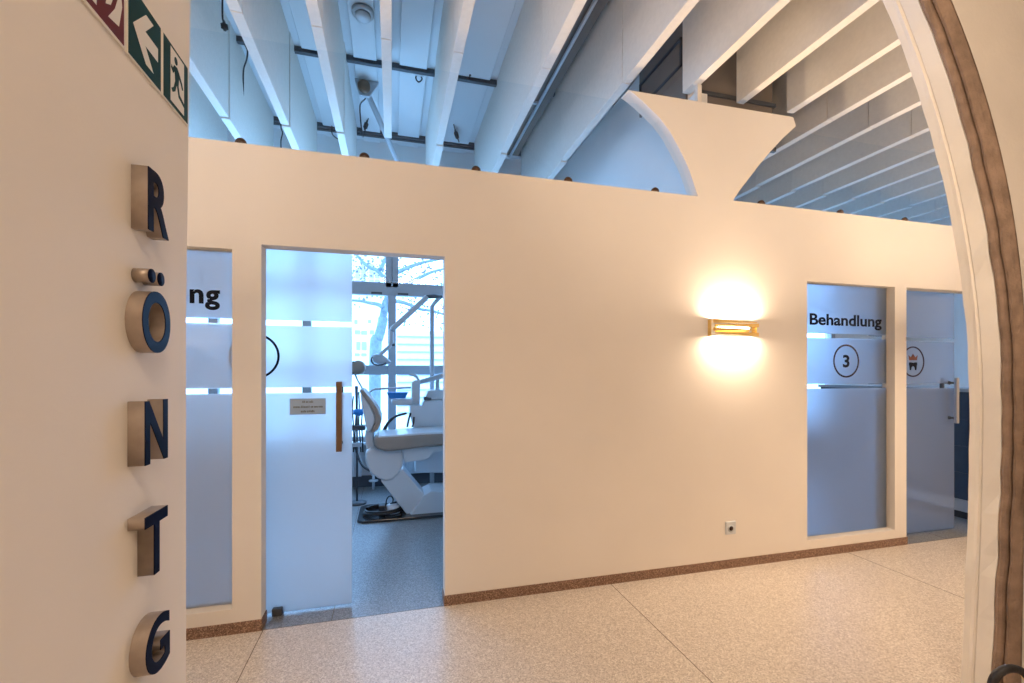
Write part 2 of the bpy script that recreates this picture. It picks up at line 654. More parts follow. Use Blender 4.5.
mb = MB()
mb.grid(rows((shifted(P1, 0.006), 1.44), (P1, 1.436), (shifted(P1, -0.006), 1.41), (shifted(P2, -0.002), 1.392), (shifted(P2, 0.008), 1.386), (P2, 1.38), (P3, 1.322), (shifted(P3, 0.02), 1.318)), smooth=False)
struct(mb.build('wall_arch_reveal', M['cream']), 'cream plaster reveal of the arch')
mb = MB()
mb.grid(rows((shifted(P3, 0.03), 1.322), (shifted(P3, -0.002), 1.318), (shifted(P3, -0.008), 1.306), (shifted(P3, -0.004), 1.296), (shifted(P3, 0.018), 1.291), (shifted(P3, 0.006), 1.285), (shifted(P3, 0.004), 1.276), (shifted(P3, 0.03), 1.268), (P4, 1.264), (shifted(P4, 0.03), 1.262)), smooth=False)
struct(mb.build('trim_5', M['stone']), 'rough brown sandstone moulding of the arch')
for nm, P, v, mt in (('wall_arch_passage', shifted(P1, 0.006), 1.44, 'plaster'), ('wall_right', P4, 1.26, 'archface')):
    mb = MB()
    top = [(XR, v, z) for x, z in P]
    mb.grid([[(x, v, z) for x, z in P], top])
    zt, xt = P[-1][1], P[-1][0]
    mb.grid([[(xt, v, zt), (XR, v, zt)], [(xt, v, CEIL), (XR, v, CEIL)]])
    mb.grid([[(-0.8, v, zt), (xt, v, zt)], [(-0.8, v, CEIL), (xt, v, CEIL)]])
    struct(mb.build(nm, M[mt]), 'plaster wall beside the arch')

# outer wall with two window bands
WZ0, WZ1 = 0.56, 3.62
OPEN_A = (-2.9, 1.9)
OPEN_B = (4.4, 7.2)
mb = MB()
mb.box(XL, XR, FAR, FAR + 0.2, 0, WZ0)
mb.box(XL, XR, FAR, FAR + 0.2, WZ1, CEIL)
for x0, x1 in ((XL, OPEN_A[0]), (OPEN_A[1], OPEN_B[0]), (OPEN_B[1], XR)):
    mb.box(x0, x1, FAR, FAR + 0.2, WZ0, WZ1)
struct(mb.build('wall_outer', M['roomwall']))
mb = MB()
mb.box(XL, PX0, FAR - 0.02, FAR, 0, 0.14)
mb.box(PX1, XR, FAR - 0.02, FAR, 0, 0.14)
struct(mb.build('baseboard_outer', M['darkgrey']), 'dark skirting under the window')


def big_window(name, x0, x1, muls):
    mb = MB()
    y0, y1 = FAR + 0.02, FAR + 0.09
    mb.box(x0, x1, y0, y1, WZ0, WZ0 + 0.06)
    mb.box(x0, x1, y0, y1, WZ1 - 0.06, WZ1)
    mb.box(x0, x1, y0, y1, 1.395, 1.515)
    mb.box(x0, x1, y0 - 0.02, y1, 2.40, 2.56)
    for x in [x0 + 0.03, x1 - 0.03] + muls:
        mb.box(x - 0.05, x + 0.05, y0 - 0.01, y1, WZ0, 2.56)
        mb.box(x - 0.078, x - 0.006, y0 - 0.02, y1, 2.50, WZ1)
        mb.box(x + 0.006, x + 0.078, y0 - 0.02, y1, 2.50, WZ1)
        mb.box(x - 0.01, x + 0.01, y0, y1, 2.50, WZ1)
    o = struct(mb.build(name, M['frame'], bevel=0.004, seg=1), 'large window with grey-blue frames')
    g = MB()
    g.box(x0, x1, FAR + 0.05, FAR + 0.056, WZ0, WZ1)
    g.build('pane', M['pane'], o)
    for x in muls:
        for xa_ in (x - 0.25, x + 0.07):
            h = MB()
            h.box(xa_, xa_ + 0.13, FAR - 0.035, FAR + 0.02, 2.405, 2.43)
            tag(h.build('window_handle', M['darkgrey'], o), 'dark casement handle')
    s = MB()
    s.box(x0 - 0.05, x1 + 0.05, FAR - 0.12, FAR + 0.02, WZ0 - 0.03, WZ0)
    s.build('window_sill', M['white'], o, bevel=0.004)
    return o


big_window('window_3', OPEN_A[0], OPEN_A[1], [-2.0, -1.0, 0.0, 1.0])
big_window('window_4', OPEN_B[0], OPEN_B[1], [5.4, 6.3])

# ------------------------------------------------------------------ frosted panels and sliding doors
GV = 2.832          # fixed panes sit inside the wall
DV = 2.92           # sliding doors hang behind the wall


def frosted_sheet(x0, x1, z0, z1, bands, y, name, film='frost'):
    """one sheet of glass, satin film with clear stripes"""
    mb = MB()
    zs = [z0]
    for a, b in bands:
        zs += [a, b]
    zs.append(z1)
    t = 0.008
    for i in range(len(zs) - 1):
        mb.mi = i % 2
        v = [mb.bm.verts.new(p) for p in ((x0, y, zs[i]), (x1, y, zs[i]), (x1, y, zs[i + 1]), (x0, y, zs[i + 1]))]
        w = [mb.bm.verts.new(p) for p in ((x0, y + t, zs[i]), (x1, y + t, zs[i]), (x1, y + t, zs[i + 1]), (x0, y + t, zs[i + 1]))]
        mb.face(v)
        mb.face([w[3], w[2], w[1], w[0]])
        mb.face([v[0], v[3], w[3], w[0]])
        mb.face([v[1], w[1], w[2], v[2]])
        if i == 0:
            mb.face([v[0], w[0], w[1], v[1]])
        if i == len(zs) - 2:
            mb.face([v[3], v[2], w[2], w[3]])
    return mb.build(name, [M[film], M['clear']], normals=False)


def zz(x, y, V):
    return at(x, y, V).z


bands1 = [(zz(210, 394, GV), zz(210, 388.6, GV)), (zz(210, 323.0, GV), zz(210, 317.3, GV))]
bandsD1 = [(zz(300, 393, DV), zz(300, 387.3, DV)), (zz(300, 326, DV), zz(300, 320.6, DV))]
bands2 = [(zz(846, 388.4, GV), zz(846, 383.8, GV)), (zz(846, 338.6, GV), zz(846, 334, GV))]
bandsD2 = [(zz(925, 388.5, DV), zz(925, 383.6, DV)), (zz(925, 341.5, DV), zz(925, 337.8, DV))]


def wall_writing(parent, body, x0, x1, zb, zt, y, capref='B', weight=0.026, mat='ink', name='lettering'):
    """writing on glass, x0..x1 across, zb the baseline, zt the top of the tall letters"""
    me = text_mesh(body, weight, 0.02)
    a, b, c, d = text_bounds(me)
    ref = text_mesh(capref, weight, 0.02)
    _, _, rc, rd = text_bounds(ref)
    bpy.data.meshes.remove(ref)
    sx = (x1 - x0) / (b - a)
    sz = (zt - zb) / (rd - rc)
    return place_text(name, me, M[mat], lambda x, yy, z: Vector((x0 + (x - a) * sx, y - z * 0.05 - 0.0006, zb + (yy - rc) * sz)), parent)


# window_1, left of the door
w1 = struct(frosted_sheet(WIN1[0], WIN1[1], WIN1[2], WIN1[3], bands1, GV, 'window_1', 'frost1'), 'narrow frosted glass panel beside the open sliding door')
n0, g1 = at(189.7, 303.4, GV), at(220.0, 303.4, GV)
xh = at(204, 289.8, GV).z
bl = at(204, 303.6, GV).z
# the whole word; only its end shows past the lettered wall
me = text_mesh('Behandlung', 0.03, 0.02, spacing=1.09)
A = text_bounds(me)
men = text_mesh('ng', 0.03, 0.02, spacing=1.09)
B = text_bounds(men)
men2 = text_mesh('x', 0.03, 0.02)
Cx = text_bounds(men2)
sx = (g1.x - n0.x) / (B[1] - B[0])
sz = (xh - bl) / (Cx[3] - Cx[2])
place_text('lettering', me, M['ink'], lambda x, y, z: Vector((g1.x + (x - A[1]) * sx, GV - z * 0.05 - 0.0006, bl + (y - Cx[2]) * sz)), w1)

# door_1, half open, frosted
D1X0, D1X1 = -1.30, at(352, 500, DV).x
d1 = struct(frosted_sheet(D1X0, D1X1, 0.012, 2.30, bandsD1, DV, 'door_1'), 'frosted sliding glass door standing half open')
rc = (at(254.5, 356, DV).x, zz(265, 356.2, DV))
mb = MB()
mb.ring(rc, 0.134, 0.134, 0.013, DV - 0.0022, DV - 0.0004)
tag(mb.build('ring_marking', M['ink'], d1), 'dark printed ring')


def bar_handle(parent, x, z0, z1, ynear, yfar, near, far):
    mb = MB()
    mb.box(x - 0.016, x + 0.016, ynear - 0.008, ynear + 0.014, z0, z1)
    h = mb.build('handle', M[near], parent, bevel=0.002)
    mb = MB()
    mb.box(x - 0.013, x + 0.013, yfar - 0.012, yfar + 0.012, z0, z1)
    mb.build('handle', M[far], parent, bevel=0.002)
    mb = MB()
    for z in (z0 + 0.045, z1 - 0.045):
        mb.tube([(x, ynear + 0.012, z), (x, (ynear + yfar) / 2 - 0.016, z), (x, (ynear + yfar) / 2, z), (x, (ynear + yfar) / 2 + 0.016, z), (x, yfar - 0.01, z)], [0.009, 0.009, 0.017, 0.009, 0.009], 12)
    mb.build('spacer', M['darkgrey'], parent)


bar_handle(d1, -0.306, 0.955, 1.372, 2.86, 2.978, 'bronze', 'darkgrey')
a, b = at(289.7, 414.9, DV), at(325.8, 398.2, DV)
mb = MB()
mb.box(a.x, b.x, DV - 0.003, DV - 0.0005, a.z, b.z)
lp = mb.build('notice_plate', M['labelplate'], d1)
mb = MB()
rr = random.Random(5)
cx = (a.x + b.x) / 2
for zf, half, mode in ((0.78, 0.30, 9), (0.47, 0.80, 22), (0.19, 0.38, 11)):
    wtot = (b.x - a.x) * half
    x = cx - wtot / 2
    zc = a.z + (b.z - a.z) * zf
    while x < cx + wtot / 2:
        w = rr.uniform(0.003, 0.007)
        h = rr.choice((0.010, 0.010, 0.013))
        mb.box(x, x + w, DV - 0.0038, DV - 0.003, zc - 0.005, zc - 0.005 + h)
        x += w + rr.choice((0.0018, 0.0018, 0.005))
mb.build('lettering', M['labelink'], lp)
mb = MB()
p = at(277, 617.5, 2.90)
mb.box(p.x - 0.028, p.x + 0.028, 2.895, 2.955, 0.0, 0.045)
tag(mb.build('door_guide', M['darkgrey'], bevel=0.006), 'small dark floor guide at the foot of the half-open sliding door', 'door guide')

# window_2 : «Behandlung 3»
w2 = struct(frosted_sheet(WIN2[0], WIN2[1], WIN2[2], WIN2[3], bands2, GV, 'window_2', 'frost3'), 'tall frosted glass panel with black writing and a ringed number')
p, q = at(809.6, 325, GV), at(881.6, 327, GV)
wall_writing(w2, 'Behandlung', p.x, q.x, zz(840, 325.7, GV), zz(840, 314.4, GV), GV)
rc = (at(846.1, 361, GV).x, zz(846.1, 361, GV))
mb = MB()
mb.ring(rc, 0.135, 0.135, 0.0135, GV - 0.0022, GV - 0.0004)
mb.build('ring_marking', M['inkring'], w2)
wall_writing(w2, '3', rc[0] - 0.034, rc[0] + 0.034, rc[1] - 0.053, rc[1] + 0.05, GV, '3', 0.03)

# door_2 : frosted sliding door with the crowned tooth
D2X0, D2X1 = 3.93, at(954.2, 450, DV).x
d2 = struct(frosted_sheet(D2X0, D2X1, 0.012, 2.30, bandsD2, DV, 'door_2', 'frost2'), 'frosted sliding glass door with a crowned tooth in a ring')
rc = (at(912.9, 361.7, DV).x, zz(912.9, 361.7, DV))
mb = MB()
mb.ring(rc, 0.135, 0.135, 0.0125, DV - 0.0022, DV - 0.0004)
mb.build('ring_marking', M['inkring'], d2)
cw = 0.052
crown = [(-0.9, -0.55), (0.9, -0.55), (0.95, 0.1), (1.05, 0.75), (0.5, 0.12), (0.32, 0.55), (0, 1.1), (-0.32, 0.55), (-0.5, 0.12), (-1.05, 0.75), (-0.95, 0.1)]
mb = MB()
mb.xz([(rc[0] + x * cw, rc[1] + 0.032 + z * 0.034) for x, z in crown], DV - 0.0022, DV - 0.0004)
tag(mb.build('crown_marking', M['crown'], d2), 'copper crown')
tooth = [(-0.95, 1.0), (-0.5, 1.0), (0, 0.86), (0.5, 1.0), (0.95, 1.0), (1.0, 0.5), (0.86, -0.1), (0.8, -1.0), (0.5, -1.0), (0.36, -0.2), (0.0, 0.12), (-0.36, -0.2), (-0.5, -1.0), (-0.8, -1.0), (-0.86, -0.1), (-1.0, 0.5)]
mb = MB()
mb.xz([(rc[0] + x * 0.049, rc[1] - 0.040 + z * 0.034) for x, z in tooth], DV - 0.0022, DV - 0.0004)
tag(mb.build('tooth_marking', M['ink'], d2), 'dark tooth')
bar_handle(d2, 4.877, 0.972, 1.377, 2.86, 2.974, 'steel', 'darkgrey')

# ------------------------------------------------------------------ glass on top of the dividing wall
GT = 2.815
GZ = at(340, 53, GT).z
kk = GT / W0


def sp_on_glass(x, z):
    return (x, z)


spl = [p for p in spand[:9]]
spr = [p for p in spand[9:17]]
mb = MB()
poly = [(XL, WTOP + 0.002)] + [(x + 0.01, max(z, WTOP + 0.002)) for x, z in reversed(spl) if z < GZ] + [(1.70, GZ), (XL, GZ)]
mb.xz(poly, GT, GT + 0.01)
struct(mb.build('window_5', M['clear']), 'frameless glass between the wall top and the ceiling baffles')
mb = MB()
poly = [(x - 0.01, max(z, WTOP + 0.002)) for x, z in spr if z < GZ] + [(2.90, GZ), (XR, GZ), (XR, WTOP + 0.002)]
mb.xz(poly, GT, GT + 0.01)
struct(mb.build('window_6', M['clear']), 'frameless glass over the wall beyond the spandrel')
mb = MB()
mb.box(XL, spand[8][0] + 0.005, GT - 0.008, GT + 0.018, WTOP, WTOP + 0.012)
mb.box(spand[9][0] - 0.005, XR, GT - 0.008, GT + 0.018, WTOP, WTOP + 0.02)
struct(mb.build('trim_6', M['greywhite']), 'slim channel holding the glass')
names = ['first brown glass clip from the lettered wall, on top of the dividing wall',
         'second brown glass clip from the lettered wall, on top of the dividing wall',
         'third brown glass clip from the lettered wall, on top of the dividing wall',
         'brown glass clip at the foot of the dark gap in the baffles, over the wall',
         'brown glass clip just before the spandrel, on top of the wall',
         'brown glass clip just past the spandrel, on top of the wall',
         'brown glass clip over the panel with the ringed number',
         'brown glass clip over the pier beside the arch']
proto = None
for lab, (x, y) in zip(names, ((241, 139), (364.5, 155.5), (476, 168.6), (568, 179), (655, 188.8), (761, 201.3), (840, 211), (904.5, 219.6))):
    p = at(x, y, GT - 0.012)
    if proto is None:
        proto = thing('glass_clip', (p.x, GT - 0.012, WTOP + 0.014), lab, 'clip', 'clips holding the glass on the wall')
        mb = MB()
        mb.lathe([(0.026, -0.012), (0.029, -0.008), (0.029, 0.008), (0.026, 0.011)], proto.location, 'Y')
        mb.build('clip_body', M['clip'], proto)
        mb = MB()
        mb.lathe([(0.010, -0.016), (0.011, -0.012)], proto.location, 'Y', 14)
        tag(mb.build('screw_head', M['bronze'], proto), 'bronze screw head')
    else:
        copy_tree(proto, (p.x - proto.location.x, 0, 0), lab)

# ------------------------------------------------------------------ ceiling baffles
BZ = 3.53


def baffle(x, segs, label):
    t = thing('ceiling_baffle', (x + BT / 2, 1.5, BZ), label, 'baffle', 'baffles hanging across the passage and rooms')
    for i, (y0, y1) in enumerate(segs):
        dz = 0.012 if i == 2 else 0.0
        dx = 0.006 if i == 2 else 0.0
        mb = MB()
        mb.box(x + dx, x + BT + dx, y0, y1, BZ - dz, CEIL - 0.001)
        mb.build('board', M['baffle'], t, bevel=0.002, seg=1)


full = [(1.46, 2.946), (2.952, 4.19), (4.196, 5.62)]
ordn = ['first', 'second', 'third', 'fourth', 'fifth', 'sixth', 'seventh', 'eighth', 'ninth', 'tenth', 'eleventh', 'twelfth']
for i, x in enumerate(BAFFLES):
    segs = full
    if i == 0:
        lab = 'pale baffle board mostly hidden behind the lettered wall'
    elif i <= 6:
        lab = 'pale %s ceiling baffle counted from the lettered wall' % ordn[i - 1]
    elif i == 7:
        lab = 'wide pale ceiling baffle running over the partition, beside the dark gap'
    elif i <= 10:
        segs = full[:1]
        lab = 'short beige baffle ending over the spandrel, %s from the dark gap' % ordn[i - 8]
    else:
        lab = 'long baffle past the spandrel, %s counted towards the arch' % ordn[i - 11]
    if i == 4:
        segs = full[:2]
    baffle(x, segs, lab)

# grey ducts behind the spandrel
t = thing('service_hatch', (PX0, 3.3, 3.74), 'dark grey framed hatch high on the partition, above the spandrel', 'hatch')
mb = MB()
mb.box(PX0 - 0.02, PX0, 2.96, 3.62, 3.72, 4.12)
mb.box(PX0 - 0.02, PX0, 2.96, 3.28, 3.44, 3.72)
mb.build('hatch_panel', M['duct'], t, bevel=0.002)
mb = MB()
for y0, y1, z0, z1 in ((3.0, 3.6, 3.78, 3.795), (3.0, 3.6, 3.985, 4.0), (3.0, 3.015, 3.78, 4.0), (3.585, 3.6, 3.78, 4.0)):
    mb.box(PX0 - 0.035, PX0 - 0.02, y0, y1, z0, z1)
mb.build('panel_frame', M['darkgrey'], t)
t = thing('ventilation_duct', (2.9, 3.05, 3.5), 'dark brown duct box behind the short beige baffles', 'duct')
mb = MB()
mb.box(2.32, 3.30, 3.3, 4.1, 3.42, CEIL - 0.04)
mb.build('housing', M['duct'], t, bevel=0.004)
mb = MB()
mb.box(2.30, 3.32, 3.28, 3.31, 3.40, 3.44)
mb.box(2.30, 3.32, 3.28, 3.31, 3.80, 3.83)
mb.build('flange', M['darkgrey'], t)
t = thing('hanger_post', (at(697, 92, 2.85).x, 2.9, 3.35), 'small beige post standing on the spandrel under a short baffle', 'post')
mb = MB()
x = t.location.x
mb.box(x - 0.018, x + 0.018, 2.82, 2.855, 3.34, 3.53)
mb.build('post', M['plaster'], t, bevel=0.002)
mb = MB()
mb.box(x - 0.11, x - 0.02, 2.81, 2.86, 3.345, 3.40)
mb.build('bracket', M['cream'], t, bevel=0.008)

t = thing('cable_tray', (1.35, 3.5, CEIL - 0.1), 'dark cable tray with a pale rail above the gap before the partition', 'cable tray')
mb = MB()
mb.box(1.20, 1.57, 1.5, 5.60, CEIL - 0.11, CEIL - 0.036)
tag(mb.build('tray_channel', M['duct'], t), 'dark channel')
mb = MB()
mb.cyl((1.46, 1.5, CEIL - 0.14), (1.46, 5.62, CEIL - 0.14), 0.016, 10)
tag(mb.build('rail', M['white'], t), 'pale rail')
for y in (4.40, 5.58):
    mb = MB()
    mb.box(1.10, 1.46, y - 0.012, y + 0.012, CEIL - 0.15, CEIL - 0.128)
    tag(mb.build('cross_rail', M['white'], t), 'pale cross rail')

# ------------------------------------------------------------------ things on the ceiling
p = at(363, 12, CEIL - 0.04)
t = thing('smoke_detector', (-0.223, 3.76, CEIL - 0.035), 'round white smoke detector on the ceiling between two baffles', 'smoke detector')
mb = MB()
mb.lathe([(0.085, 0.0), (0.085, -0.022), (0.075, -0.03)], t.location)
tag(mb.build('base', M['steel'], t), 'grey base ring')
mb = MB()
mb.lathe([(0.06, -0.03), (0.06, -0.052), (0.045, -0.066), (0.02, -0.07)], t.location)
mb.build('sensor_head', M['white'], t)

q0, q1 = at(366, 90, 4.64), at(396, 158, 5.3)
t = thing('brace_pole', q0, 'slanted grey brace pole with a brown flange under the ceiling', 'brace pole')
d = (q1 - q0)
q2 = q0 + d * ((FAR - 0.01 - q0.y) / d.y)
mb = MB()
mb.tube([q0 - d * 0.06, q2], 0.027, 14)
mb.build('pole', M['greywhite'], t)
mb = MB()
c = at(364, 86.5, 4.60)
mb.lathe([(0.045, 0.03), (0.058, 0.015), (0.058, -0.02), (0.036, -0.035)], c, 'Y')
tag(mb.build('flange', M['bronze'], t), 'brown round flange')
mb = MB()
z1 = CEIL - 0.035
mb.prism([(c.x - 0.09, c.y + 0.03, z1), (c.x + 0.14, c.y + 0.03, z1), (c.x + 0.13, c.y + 0.03, z1 - 0.03), (c.x + 0.05, c.y + 0.03, c.z - 0.07), (c.x - 0.04, c.y + 0.03, c.z - 0.07), (c.x - 0.085, c.y + 0.03, z1 - 0.03)], (0, 0.04, 0))
mb.build('bracket', M['greywhite'], t, bevel=0.004)
mb = MB()
mb.tube(catmull([c + Vector((0.03, 0.05, -0.04)), at(365, 99, 4.72), at(360.5, 104, 4.8), at(360, 112, 4.85), at(361, 124, 4.9), at(362, 134, 4.95)]), 0.007, 8)
tag(mb.build('cable', M['black'], t), 'thin black cable')


def hanging_cable(pts, plug, label):
    pts = [at(*p) for p in pts]
    if pts[0].z < CEIL - 0.1 and pts[0].z >= pts[-1].z:
        pts = [Vector((pts[0].x, pts[0].y, CEIL))] + pts
    t = thing('hanging_cable', pts[0], label, 'cable', 'loose cables under the ceiling')
    mb = MB()
    mb.tube(catmull(pts), 0.0065, 8)
    mb.build('wire', M['black'], t)
    if plug:
        a, b = at(*plug[0]), at(*plug[1])
        m = (a + b) / 2
        mb = MB()
        mb.tube([a, a.lerp(b, 0.25), a.lerp(b, 0.3), a.lerp(b, 0.8), a.lerp(b, 0.85), b], [0.009, 0.012, 0.024, 0.024, 0.012, 0.009], 10)
        tag(mb.build('plug', M['black'], t), 'black plug')


hanging_cable([(346.5, 37, 4.3), (345, 46, 4.31), (343.5, 53, 4.32), (342.5, 60, 4.33)], ((346, 36, 4.3), (344.8, 47, 4.3)), 'black plug on a short cable near the smoke detector')
hanging_cable([(471, 55, 4.28), (470.5, 63, 4.28), (470, 72, 4.3), (469.5, 79, 4.33)], ((471, 63, 4.28), (470, 76, 4.3)), 'black plug on a short cable beside the fifth baffle')
hanging_cable([(370, 114, 5.3), (367.5, 121, 5.35), (365.5, 129, 5.4), (363, 137, 5.5)], ((367.5, 120, 5.35), (364.5, 130, 5.4)), 'black plug hanging by the slanted brace pole')
hanging_cable([(453.5, 124, 5.2), (455.5, 131, 5.25), (457.5, 137, 5.35), (459, 142, 5.5)], ((455, 130, 5.25), (457.8, 139, 5.4)), 'black plug on a cable low beside the fifth baffle, over the wall')
hanging_cable([(222.5, 16, 3.75), (224, 21, 3.8), (224.5, 26, 3.82), (225, 31, 3.85)], ((223.8, 21, 3.8), (225, 31, 3.82)), 'black plug high beside the first baffle')
hanging_cable([(245, 45, 4.35), (247.5, 51, 4.4), (246.5, 60, 4.45), (243.6, 70, 4.5), (243.2, 90, 4.55), (243, 115, 4.6), (242.6, 140, 4.65), (242.5, 160, 4.7)], None, 'long thin cable dropping behind the first glass clip')
hanging_cable([(281, 127, 5.55), (282.5, 133, 5.56), (281, 140, 5.57), (281, 150, 5.58), (281, 165, 5.58)], None, 'short thin cable dropping beside the second baffle')
hanging_cable([(416.5, 74, 4.45), (416, 79, 4.45), (419, 82, 4.45), (422, 79, 4.45), (420, 75, 4.45)], None, 'small looped cable between the fourth and fifth baffle')
hanging_cable([(332, 133, 5.6), (335, 137, 5.58), (338, 139, 5.58)], None, 'stub of black cable beside the third baffle')

# ------------------------------------------------------------------ wall lamp
SX0 = 2.195
SZ = 1.43 + (1.755 - 1.43) * k


def sconce(x0, label, facing=-1, y=W0, lights=(16, 14), geo=True):
    t = thing('wall_lamp', (x0 + 0.205, y, SZ), label, 'wall lamp', 'brass wall lamps')
    f = facing
    if geo:
        mb = MB()
        a, b = sorted((y, y + f * 0.008))
        mb.box(x0 + 0.06, x0 + 0.35, a, b, SZ - 0.03, SZ + 0.03)
        mb.build('back_plate', M['brass'], t, bevel=0.002)
        # four wedge-shaped slats, thick ends alternating
        for l0, l1, r0, r1, dy in ((0.034, 0.058, 0.042, 0.048, 0.040), (0.016, 0.021, 0.008, 0.034, 0.058), (-0.024, 0.0, -0.013, -0.007, 0.040), (-0.045, -0.040, -0.058, -0.031, 0.058)):
            mb = MB()
            a, b = sorted((y + f * dy, y + f * (dy + 0.006)))
            mb.xz([(x0 + 0.012, SZ + l0), (x0 + 0.385, SZ + r0), (x0 + 0.385, SZ + r1), (x0 + 0.012, SZ + l1)], a, b)
            mb.build('slat', M['brass'], t)
        for xe in (x0, x0 + 0.38):
            mb = MB()
            a, b = sorted((y, y + f * (0.032 if xe == x0 else 0.045)))
            mb.box(xe, xe + 0.005, a, b, SZ - (0.058 if xe == x0 else 0.03), SZ + (0.058 if xe == x0 else 0.03))
            mb.build('end_plate', M['brass'], t)
        mb = MB()
        mb.cyl((x0 + 0.07, y + f * 0.022, SZ), (x0 + 0.33, y + f * 0.022, SZ), 0.011, 14)
        tag(mb.build('lamp_tube', M['lampglow'], t), 'glowing lamp tube')
    c = (x0 + 0.205, y + f * 0.03)
    up = area('lamp_light', (c[0], c[1], SZ + 0.068), (pi, 0, 0), (0.36, 0.045), lights[0], WARM)
    dn = area('lamp_light', (c[0], c[1], SZ - 0.058), (0, 0, 0), (0.36, 0.045), lights[1], WARM)
    return t


sconce(SX0, 'lit brass wall lamp of crossed slats on the dividing wall')
sconce(-2.6, 'added unseen brass wall lamp further along the dividing wall, behind the lettered wall', lights=(12, 8))  # unseen lamp, added to light the passage
sconce(3.9, 'added unseen brass wall lamp on the passage side of the arch wall', 1, 1.44, (42, 24))  # added out of view to brighten the dividing wall opposite
sconce(-1.7, 'added unseen brass wall lamp behind the lettered wall, facing the passage', 1, 1.44, (22, 6))  # added out of view to brighten the baffles and upper wall

# socket
p = at(730, 527.5, W0)
t = thing('wall_socket', (p.x, W0, p.z), 'white power socket low on the wall under the lamp', 'socket')
s = 0.043
mb = MB()
mb.box(p.x - s, p.x + s, W0 - 0.011, W0, p.z - s - 0.004, p.z + s + 0.004)
mb.build('cover', M['white'], t, bevel=0.004)
mb = MB()
mb.lathe([(0.028, -0.0125), (0.028, -0.010), (0.02, -0.010)], (p.x, W0, p.z - 0.005), 'Y')
mb.build('insert', M['greywhite'], t)
mb = MB()
mb.lathe([(0.017, -0.0135), (0.017, -0.0124)], (p.x, W0, p.z - 0.003), 'Y', 18)
tag(mb.build('recess', M['inkring'], t), 'dark round recess')

# ------------------------------------------------------------------ raised letters and signs on the left wall
LX = -0.55
LD = 0.033


def face_at(x, y):
    """point on the letters' face plane"""
    r = ray(x, y)
    r = r * ((LX + LD) / r.x)
    return r.y, r.z + CAM_H


def wall_letter(ch, box, label, dots=None):
    """box: left, right, top-left y, bottom-left y measured on the face"""
    y0, _ = face_at(box[0], 300)
    y1, _ = face_at(box[1], 300)
    zt = face_at(*box[2])[1]
    zb = face_at(*box[3])[1]
    me = text_mesh(ch, 0.022, 0.1, 8)
    a, b, c, d = text_bounds(me)
    t = thing('wall_letter', (LX, (y0 + y1) / 2, zb), label, 'letter', 'raised letters on the left wall')

    def body(x, y, z):
        return Vector((LX + (z + 0.05) / 0.1 * (LD - 0.002), y0 + (x - a) / (b - a) * (y1 - y0), zb + (y - c) / (d - c) * (zt - zb)))

    def face(x, y, z):
        return Vector((LX + LD - 0.002 + (z + 0.05) / 0.1 * 0.002, y0 + (x - a) / (b - a) * (y1 - y0), zb + (y - c) / (d - c) * (zt - zb)))

    place_text('letter_body', me.copy(), M['lettermetal'], body, t)
    tag(place_text('letter_face', me, M['letterblue'], face, t), 'dark blue face')
    for dd in dots or ():
        yc0, z0 = face_at(dd[0], dd[3])
        yc1, z1 = face_at(dd[1], dd[2])
        cy, cz, ry = (yc0 + yc1) / 2, (z0 + z1) / 2, 0.0155
        mb = MB()
        mb.lathe([(ry, 0), (ry, LD - 0.002)], (LX, cy, cz), 'X')
        dt = mb.build('umlaut_dot', M['lettermetal'], t)
        mb = MB()
        mb.lathe([(ry, LD - 0.002), (ry, LD)], (LX, cy, cz), 'X')
        tag(mb.build('dot_face', M['letterblue'], dt), 'dark blue face')
    return t


wall_letter('R', (148.7, 169, (148.7, 166.0), (148.7, 229.0)), 'raised dark blue letter R, topmost of the letters')
wall_letter('O', (142.9, 170.5, (155, 291.0), (155, 352.8)), 'raised dark blue letter O with two umlaut dots above it', [(148.7, 156, 269, 283), (157.7, 165, 272.5, 286.5)])
wall_letter('N', (145.5, 168, (145.5, 401.5), (145.5, 466.0)), 'raised dark blue letter N, below the letter with two dots')
wall_letter('T', (145.5, 167.9, (167.7, 505.0), (157, 573.0)), 'raised dark blue letter T on the beige wall')
wall_letter('G', (146.5, 170, (165, 610.0), (153, 679.0)), 'raised dark blue letter G, lowest of the letters')


def wall_pt(y, z, x=0.0):
    return Vector((LX + x, y, z))


# three square escape signs in a row, their right end at the wall's edge
SGB = 2.111
SGH = 0.162


def sign_y(x):
    r = ray(x, 100)
    return r.y * ((LX + 0.004) / r.x)


S3 = (sign_y(162.6), sign_y(188.2))
S2 = (sign_y(127.2), sign_y(161.4))
S1 = (2 * sign_y(127.2) - sign_y(161.4), sign_y(125.4))


def sign(ylim, label, mat, rim, shapes):
    t = thing('escape_sign', (LX, (ylim[0] + ylim[1]) / 2, SGB), label, 'sign', 'square signs in a row on the left wall')
    mb = MB()
    mb.box(LX, LX + 0.004, ylim[0], ylim[1], SGB, SGB + SGH)
    mb.build('sign_plate', M['signwhite'], t)
    mb = MB()
    r = rim
    mb.box(LX + 0.004, LX + 0.0045, ylim[0] + r, ylim[1] - r, SGB + r, SGB + SGH - r)
    mb.build('sign_field', M[mat], t)
    w, h = ylim[1] - ylim[0], SGH
    for nm, m, pts in shapes:
        mb = MB()
        for q in pts:
            mb.prism([wall_pt(ylim[0] + u * w, SGB + v * h, 0.0045 + (0.0004 if m == 'signwhite' else 0.0008)) for u, v in q], (0.0003, 0, 0))
        mb.build(nm, M[m], t)
    return t


arrow = [(0.14, 0.5), (0.50, 0.85), (0.73, 0.85), (0.48, 0.60), (0.87, 0.60), (0.87, 0.40), (0.48, 0.40), (0.73, 0.15), (0.50, 0.15)]
sign(S2, 'dark green sign with a white slanted arrow', 'signgreen', 0.004, [('arrow_pictogram', 'signwhite', [arrow])])


